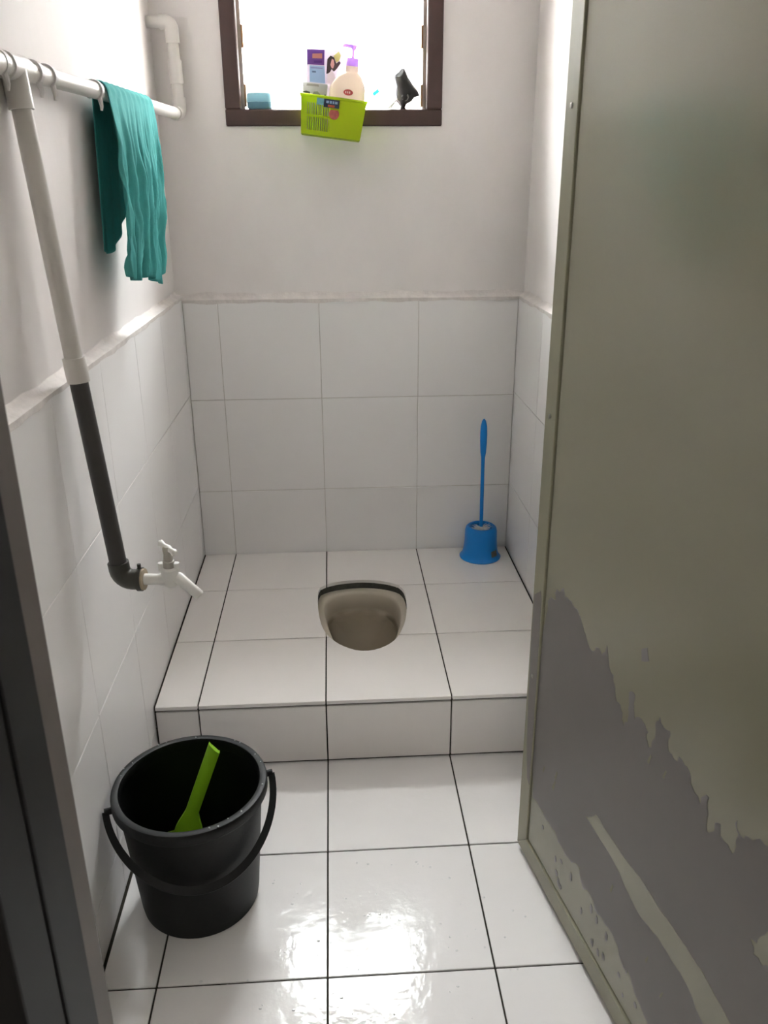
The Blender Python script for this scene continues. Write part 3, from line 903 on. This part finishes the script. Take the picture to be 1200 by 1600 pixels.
o = obj('bristles', bm, M_BRISTLE, bh)
o['kind'] = 'stuff'

# ------------------------------------------------------------------ things on the window ledge
SILL = WZ0 + FW
# basket hooked on the lower frame bar
M_LIME = mat('lime_basket_plastic', (206, 228, 44), 0.4, 0.4, trans=0.45)
BKX, BKY, BKZ = 0.3475, 0.810, 1.432
bsk = thing('basket', 'lime green plastic basket hooked on the brown window ledge', 'basket', (BKX, BKY, BKZ), rot=(0, math.radians(7.0), 0))
WT, WB, HT, DT_, DB_ = 0.087, 0.079, 0.094, 0.047, 0.042
def lerp(a, b, t): return a + (b - a) * t
def panel(name, c0, c1, c2, c3, th, nrm, parent=bsk, material=M_LIME):
    """slab from four corners (quad), thickness along nrm"""
    bm = bmesh.new()
    n = Vector(nrm) * th
    rings(bm, [[c0, c1, c2, c3], [tuple(Vector(c) + n) for c in (c0, c1, c2, c3)]])
    return obj(name, bm, material, parent)
panel('basket_bottom', (-WB, -DB_, 0), (WB, -DB_, 0), (WB, DB_, 0), (-WB, DB_, 0), 0.002, (0, 0, 1))
panel('side_panel', (-WB, -DB_, 0), (-WB, DB_, 0), (-WT, DT_, HT), (-WT, -DT_, HT), 0.002, (1, 0, 0))
panel('side_panel', (WB, -DB_, 0), (WB, DB_, 0), (WT, DT_, HT), (WT, -DT_, HT), 0.002, (-1, 0, 0))
panel('back_panel', (-WB, DB_, 0), (WB, DB_, 0), (WT, DT_, HT), (-WT, DT_, HT), 0.002, (0, -1, 0))
# front panel with slotted field on its left half
bm = bmesh.new()
def fq(u0, u1, t0, t1):
    def pt(u, t): return Vector((lerp(-WB, WT * 0 + WB, u) * lerp(1, WT / WB, t), -lerp(DB_, DT_, t), HT * t))
    q = [pt(u0, t0), pt(u1, t0), pt(u1, t1), pt(u0, t1)]
    rings(bm, [[tuple(p) for p in q], [tuple(p + Vector((0, 0.002, 0))) for p in q]])
fq(0, 1, 0, 0.12); fq(0, 1, 0.82, 1); fq(0, 0.10, 0.12, 0.82); fq(0.46, 1, 0.12, 0.82); fq(0.10, 0.46, 0.46, 0.52)
for k in range(10):
    u = 0.10 + 0.36 * (k + 0.3) / 10
    fq(u, u + 0.021, 0.12, 0.46); fq(u, u + 0.021, 0.52, 0.82)
obj('front_panel', bm, M_LIME, bsk)
bm = bmesh.new()
for a, b in (((-WT, -DT_), (WT, -DT_)), ((WT, -DT_), (WT, DT_)), ((WT, DT_), (-WT, DT_)), ((-WT, DT_), (-WT, -DT_))):
    tube([(a[0], a[1], HT), (b[0], b[1], HT)], 0.0032, 8, bm)
obj('basket_rim', bm, M_LIME, bsk, smooth=True)
fy = -0.0475
obj('sticker', boxes((-0.044, -0.024, fy, fy + 0.001, 0.074, 0.090)), mat('pale_blue_sticker', (120, 178, 190), 0.4, var=0.3, scale=120), bsk)
obj('sticker', boxes((-0.025, 0.016, fy - .0006, fy + 0.001, 0.070, 0.090)), mat('navy_sticker', (44, 56, 84), 0.4, var=0.3, scale=150), bsk)
bm = boxes((-0.019, -0.012, fy - .0012, fy - .0004, 0.080, 0.086), (-0.010, -0.004, fy - .0012, fy - .0004, 0.080, 0.086), (-0.002, 0.002, fy - .0012, fy - .0004, 0.080, 0.086), (0.004, 0.011, fy - .0012, fy - .0004, 0.080, 0.086))
obj('sticker_lettering', bm, mat('pale_print', (140, 165, 195), 0.5), bsk)
obj('sticker_band', boxes((-0.014, 0.004, fy - .0012, fy - .0004, 0.0715, 0.0765)), mat('orange_print', (190, 90, 60), 0.5), bsk)
bm = lathe([(0.0135, 0), (0.0135, 0.001)], 24)
bmesh.ops.rotate(bm, verts=bm.verts[:], matrix=Matrix.Rotation(math.pi / 2, 3, 'X'))
bmesh.ops.translate(bm, verts=bm.verts[:], vec=(0.004, -0.0445, 0.056))
obj('sticker', bm, mat('red_round_sticker', (176, 92, 84), 0.45, var=0.3, scale=120), bsk)
for x in (-0.055, 0.055):
    obj('hook', boxes((x - 0.008, x + 0.008, DT_ - 0.002, FY0 - BKY + 0.016, HT + 0.001, HT + 0.004)), M_LIME, bsk)

# pump bottle in the basket
pb = thing('pump_bottle', 'cream plastic soap bottle with lilac pump standing in the lime basket', 'bottle', (0.384, 0.794, 1.434), rot=(0, math.radians(6), 0))
M_CREAM = mat('cream_bottle_plastic', (236, 222, 208), 0.35, 0.4, trans=0.25)
M_LILAC = mat('lilac_plastic', (186, 156, 206), 0.4, 0.4, trans=0.6)
def sq(hx, hy, z, cx=0.0, n=32, p=4.0):
    out = []
    for k in range(n):
        a = 2 * math.pi * k / n
        c, s = math.cos(a), math.sin(a)
        rr = (abs(c) ** p + abs(s) ** p) ** (-1 / p)
        out.append((cx + hx * rr * c, hy * rr * s, z))
    return out
bm = bmesh.new()
rings(bm, [sq(0.044, 0.022, 0.0), sq(0.047, 0.025, 0.004), sq(0.0475, 0.025, 0.114), sq(0.0465, 0.0245, 0.120, 0.0005), sq(0.034, 0.021, 0.143, 0.004), sq(0.022, 0.017, 0.153, 0.0075), sq(0.0175, 0.0145, 0.156, 0.008), sq(0.0165, 0.0145, 0.170, 0.008)])
obj('bottle_body', bm, M_CREAM, pb, smooth=True)
obj('collar', lathe([(0.0155, 0.170), (0.016, 0.172), (0.0155, 0.189), (0.008, 0.190)], 24, (0.008, 0)), M_LILAC, pb, smooth=True)
bm = tube([(0.008, 0, 0.189), (0.008, 0, 0.208), (0.008, 0, 0.211), (0.008, 0, 0.220)], [0.004, 0.0032, 0.006, 0.009], 14)
tube([(0.005, -0.004, 0.217), (-0.016, -0.010, 0.2165), (-0.020, -0.011, 0.213)], [0.005, 0.004, 0.003], 10, bm)
obj('pump_head', bm, M_LILAC, pb, smooth=True)
bm = bmesh.new()
rings(bm, [[(0.002 + 0.0125 * math.cos(2 * math.pi * k / 28), -0.0255 + d, 0.126 - 0.02 + 0.0072 * math.sin(2 * math.pi * k / 28)) for k in range(28)] for d in (0.001, -0.0004)])
lg = obj('logo', bm, mat('red_logo', (190, 74, 70), 0.45), pb)
bm = boxes((-0.006, -0.003, -0.0264, -0.0258, 0.1035, 0.1085), (-0.001, 0.0015, -0.0264, -0.0258, 0.1035, 0.1085), (0.0035, 0.0075, -0.0264, -0.0258, 0.1035, 0.1085))
obj('logo_lettering', bm, mat('logo_white', (226, 190, 184), 0.5), lg)

# sachet pack with a printed picture
sp = thing('sachet_pack', 'purple and pale blue printed sachet pack standing behind the soap bottle', 'packet', (0.331, 0.8385, 1.440), rot=(math.radians(-2), math.radians(3), 0))
M_PACK = mat('pale_packet_film', (214, 206, 214), 0.3, 0.5, trans=0.25)
bm = bmesh.new()
rs = []
for k in range(9):
    t = k / 8
    th = 0.008 * math.sin(math.pi * min(1, max(0.0, t * 1.0))) + 0.0012
    w0, w1 = -0.052, 0.058 - 0.010 * max(0, t - .85) / .15
    rs.append([(w0, -th, 0.21 * t), (0.0, -th * 1.3, 0.21 * t), (w1, -th, 0.21 * t), (w1, th, 0.21 * t), (0, th * 1.3, 0.21 * t), (w0, th, 0.21 * t)])
rings(bm, rs)
pk = obj('packet_film', bm, M_PACK, sp, smooth=True)
def dec(name, pts, y, rgb, tr=0.2):
    bm = bmesh.new()
    rings(bm, [[(x, y, z) for x, z in pts], [(x, y + 0.0006, z) for x, z in pts]])
    return obj(name, bm, mat('print_' + '_'.join(map(str, rgb)), rgb, 0.4, 0.4, trans=tr), sp)
dec('purple_panel', [(-0.049, 0.170), (-0.004, 0.170), (-0.004, 0.207), (-0.050, 0.205)], -0.0128, (128, 84, 168))
dec('orange_wordmark', [(-0.036, 0.185), (-0.010, 0.186), (-0.010, 0.198), (-0.036, 0.196)], -0.0134, (226, 150, 140))
dec('purple_wordmark', [(-0.032, 0.174), (-0.010, 0.175), (-0.010, 0.181), (-0.032, 0.180)], -0.0134, (108, 62, 150))
dec('pale_blue_panel', [(-0.042, 0.128), (0.000, 0.126), (-0.003, 0.168), (-0.043, 0.168)], -0.0138, (168, 196, 226))
dec('blue_wordmark', [(-0.036, 0.151), (-0.026, 0.151), (-0.026, 0.155), (-0.036, 0.155)], -0.0144, (120, 140, 176))
dec('blue_wordmark', [(-0.040, 0.161), (-0.008, 0.161), (-0.008, 0.1635), (-0.040, 0.1635)], -0.0144, (150, 150, 200))
# printed head of a person with long dark hair
dec('printed_hair', [(0.002, 0.150), (0.004, 0.185), (0.012, 0.194), (0.022, 0.190), (0.028, 0.176), (0.036, 0.182), (0.040, 0.178), (0.030, 0.164), (0.022, 0.156), (0.016, 0.162), (0.010, 0.152)], -0.0128, (64, 52, 54), 0.05)
dec('printed_face', [(0.012, 0.172), (0.016, 0.187), (0.021, 0.184), (0.023, 0.173), (0.020, 0.164), (0.016, 0.164)], -0.0136, (222, 172, 164))
dec('yellow_green_corner', [(0.020, 0.194), (0.034, 0.205), (0.040, 0.196), (0.036, 0.184), (0.028, 0.178)], -0.0122, (206, 206, 132))
dec('white_dress', [(0.004, 0.128), (0.006, 0.150), (0.016, 0.158), (0.026, 0.146), (0.030, 0.128)], -0.0132, (226, 218, 222))

# grey box-like sachets low in the basket, left
gs = thing('grey_sachet', 'white and grey sachet poking out of the lime basket on the left', 'packet', (0.297, 0.797, 1.440), rot=(0, math.radians(5), 0))
bm = bmesh.new()
rs = []
for k in range(7):
    t = k / 6
    th = 0.007 * math.sin(math.pi * min(1, t * .95 + .03)) + 0.001
    rs.append([(-0.030, -th, 0.125 * t), (0.0, -th * 1.4, 0.125 * t), (0.036, -th, 0.125 * t), (0.036, th, 0.125 * t), (0, th * 1.4, 0.125 * t), (-0.030, th, 0.125 * t)])
rings(bm, rs)
obj('sachet_film', bm, mat('silver_film', (206, 206, 204), 0.35, 0.5, trans=0.25), gs, smooth=True)
def dec2(name, pts, rgb):
    bm = bmesh.new()
    rings(bm, [[(x, -0.0118, z) for x, z in pts], [(x, -0.0112, z) for x, z in pts]])
    obj(name, bm, mat('print_' + '_'.join(map(str, rgb)), rgb, 0.4, 0.4, trans=0.1), gs)
dec2('dark_mark', [(-0.029, 0.094), (-0.029, 0.101), (-0.020, 0.104), (-0.010, 0.102), (-0.008, 0.096)], (92, 92, 88))
dec2('grey_mark', [(-0.004, 0.092), (0.000, 0.103), (0.010, 0.105), (0.018, 0.098), (0.022, 0.092)], (150, 152, 146))
dec2('dark_mark', [(0.022, 0.090), (0.030, 0.099), (0.033, 0.098), (0.033, 0.086)], (58, 56, 58))
dec2('grey_mark', [(-0.020, 0.116), (0.014, 0.116), (0.012, 0.121), (-0.018, 0.121)], (170, 168, 160))

# soap dish
sd_ = thing('soap_dish', 'pale blue lidded soap dish on the left of the window ledge', 'soap dish', (0.1545, PYB + 0.018, SILL))
M_SOAP = mat('pale_blue_plastic', (152, 186, 196), 0.4, 0.4, trans=0.3)
bm = bmesh.new()
rings(bm, [sq(0.030, 0.020, 0.0), sq(0.0335, 0.0235, 0.004), sq(0.034, 0.024, 0.018)])
obj('dish_base', bm, mat('blue_dish_base', (112, 152, 172), 0.4, 0.4, trans=0.3), sd_, smooth=True)
bm = bmesh.new()
rings(bm, [sq(0.035, 0.025, 0.0185), sq(0.035, 0.025, 0.021), sq(0.0345, 0.0245, 0.036), sq(0.032, 0.022, 0.041), sq(0.020, 0.014, 0.042)])
obj('dish_lid', bm, M_SOAP, sd_, smooth=True)

# crumpled black bag on a narrow neck, right of the ledge
bb = thing('black_plastic_bag', 'crumpled black plastic bag standing on the right of the window ledge', 'bag', (0.553, PYB + 0.016, SILL))
prof2 = [(-0.010, 0.010, 0.000), (-0.007, 0.006, 0.008), (-0.013, 0.010, 0.016), (-0.020, 0.024, 0.022), (-0.021, 0.032, 0.032), (-0.022, 0.046, 0.036), (-0.022, 0.042, 0.046), (-0.021, 0.034, 0.058), (-0.025, 0.023, 0.070), (-0.027, 0.015, 0.082), (-0.016, 0.011, 0.092), (-0.004, 0.004, 0.102)]
bm = bmesh.new()
rs = []
for x0, x1, z in prof2:
    cx, hx = (x0 + x1) / 2, (x1 - x0) / 2
    hy = min(0.020, hx * 0.75 + 0.003)
    r_ = []
    for k in range(26):
        a = 2 * math.pi * k / 26
        w = 1 + 0.13 * math.sin(5 * a + z * 130) + 0.09 * math.sin(9 * a - z * 200) if 0.012 < z < 0.09 else 1
        r_.append((cx + hx * math.cos(a), hy * math.sin(a) * w, z + 0.002 * math.sin(4 * a)))
    rs.append(r_)
rings(bm, rs)
obj('bag_body', bm, mat('black_film', (26, 25, 28), 0.35, 0.5, var=0.3, scale=70), bb, smooth=True)
bm = bmesh.new()
ringp = [Vector((0.004 + 0.008 * math.cos(a), -0.0185 - 0.002 * math.sin(a), 0.031 + 0.009 * math.sin(a))) for a in [math.radians(d) for d in range(150, 420, 18)]]
tube(ringp, 0.0022, 8, bm)
obj('grey_ring_mark', bm, mat('grey_film_print', (112, 110, 114), 0.4), bb, smooth=True)
# torn white wrapper leaning on the bag
ww = bmesh.new()
rs = []
for k in range(6):
    t = k / 5
    rs.append([(-0.022 + 0.030 * t + 0.0, -0.006 + 0.002 * math.sin(9 * t), 0.026 * t), (-0.008 + 0.018 * t, -0.004 + 0.002 * math.cos(7 * t), 0.024 * t + 0.001), (-0.008 + 0.018 * t, -0.003, 0.024 * t + 0.001), (-0.022 + 0.030 * t, -0.005, 0.026 * t)])
rings(ww, rs)
w_ = obj('torn_wrapper', ww, mat('white_wrapper', (196, 194, 190), 0.4, var=0.4, scale=90, trans=0.3), None, (0.527, PYB + 0.004, SILL + 0.001))
tag(w_, 'torn pale wrapper lying against the black bag on the window ledge', 'wrapper')

# ------------------------------------------------------------------ drops of water on the floor tiles
bm = bmesh.new()
rnd = random.Random(11)
for k in range(130):
    x, y = rnd.gauss(0.40, 0.17), rnd.uniform(-0.86, -0.33)
    if not (XL + 0.02 < x < 0.70) or math.dist((x, y), BC) < 0.14: continue
    rr = rnd.uniform(0.0008, 0.0024)
    el = rnd.uniform(0.7, 1.5)
    prof_ = [(1.0, 0.0), (0.85, 0.22), (0.5, 0.38), (0.15, 0.43)]
    rings(bm, [[(x + rr * q * el * math.cos(2 * math.pi * i / 10), y + rr * q * math.sin(2 * math.pi * i / 10), 0.0002 + rr * h_) for i in range(10)] for q, h_ in prof_])
wd_ = obj('water_drops', bm, mat('clear_water_drop', (236, 236, 236), 0.03, 0.6), smooth=True)
tag(wd_, 'tiny water drops scattered over the white floor tiles', 'water', kind='stuff')
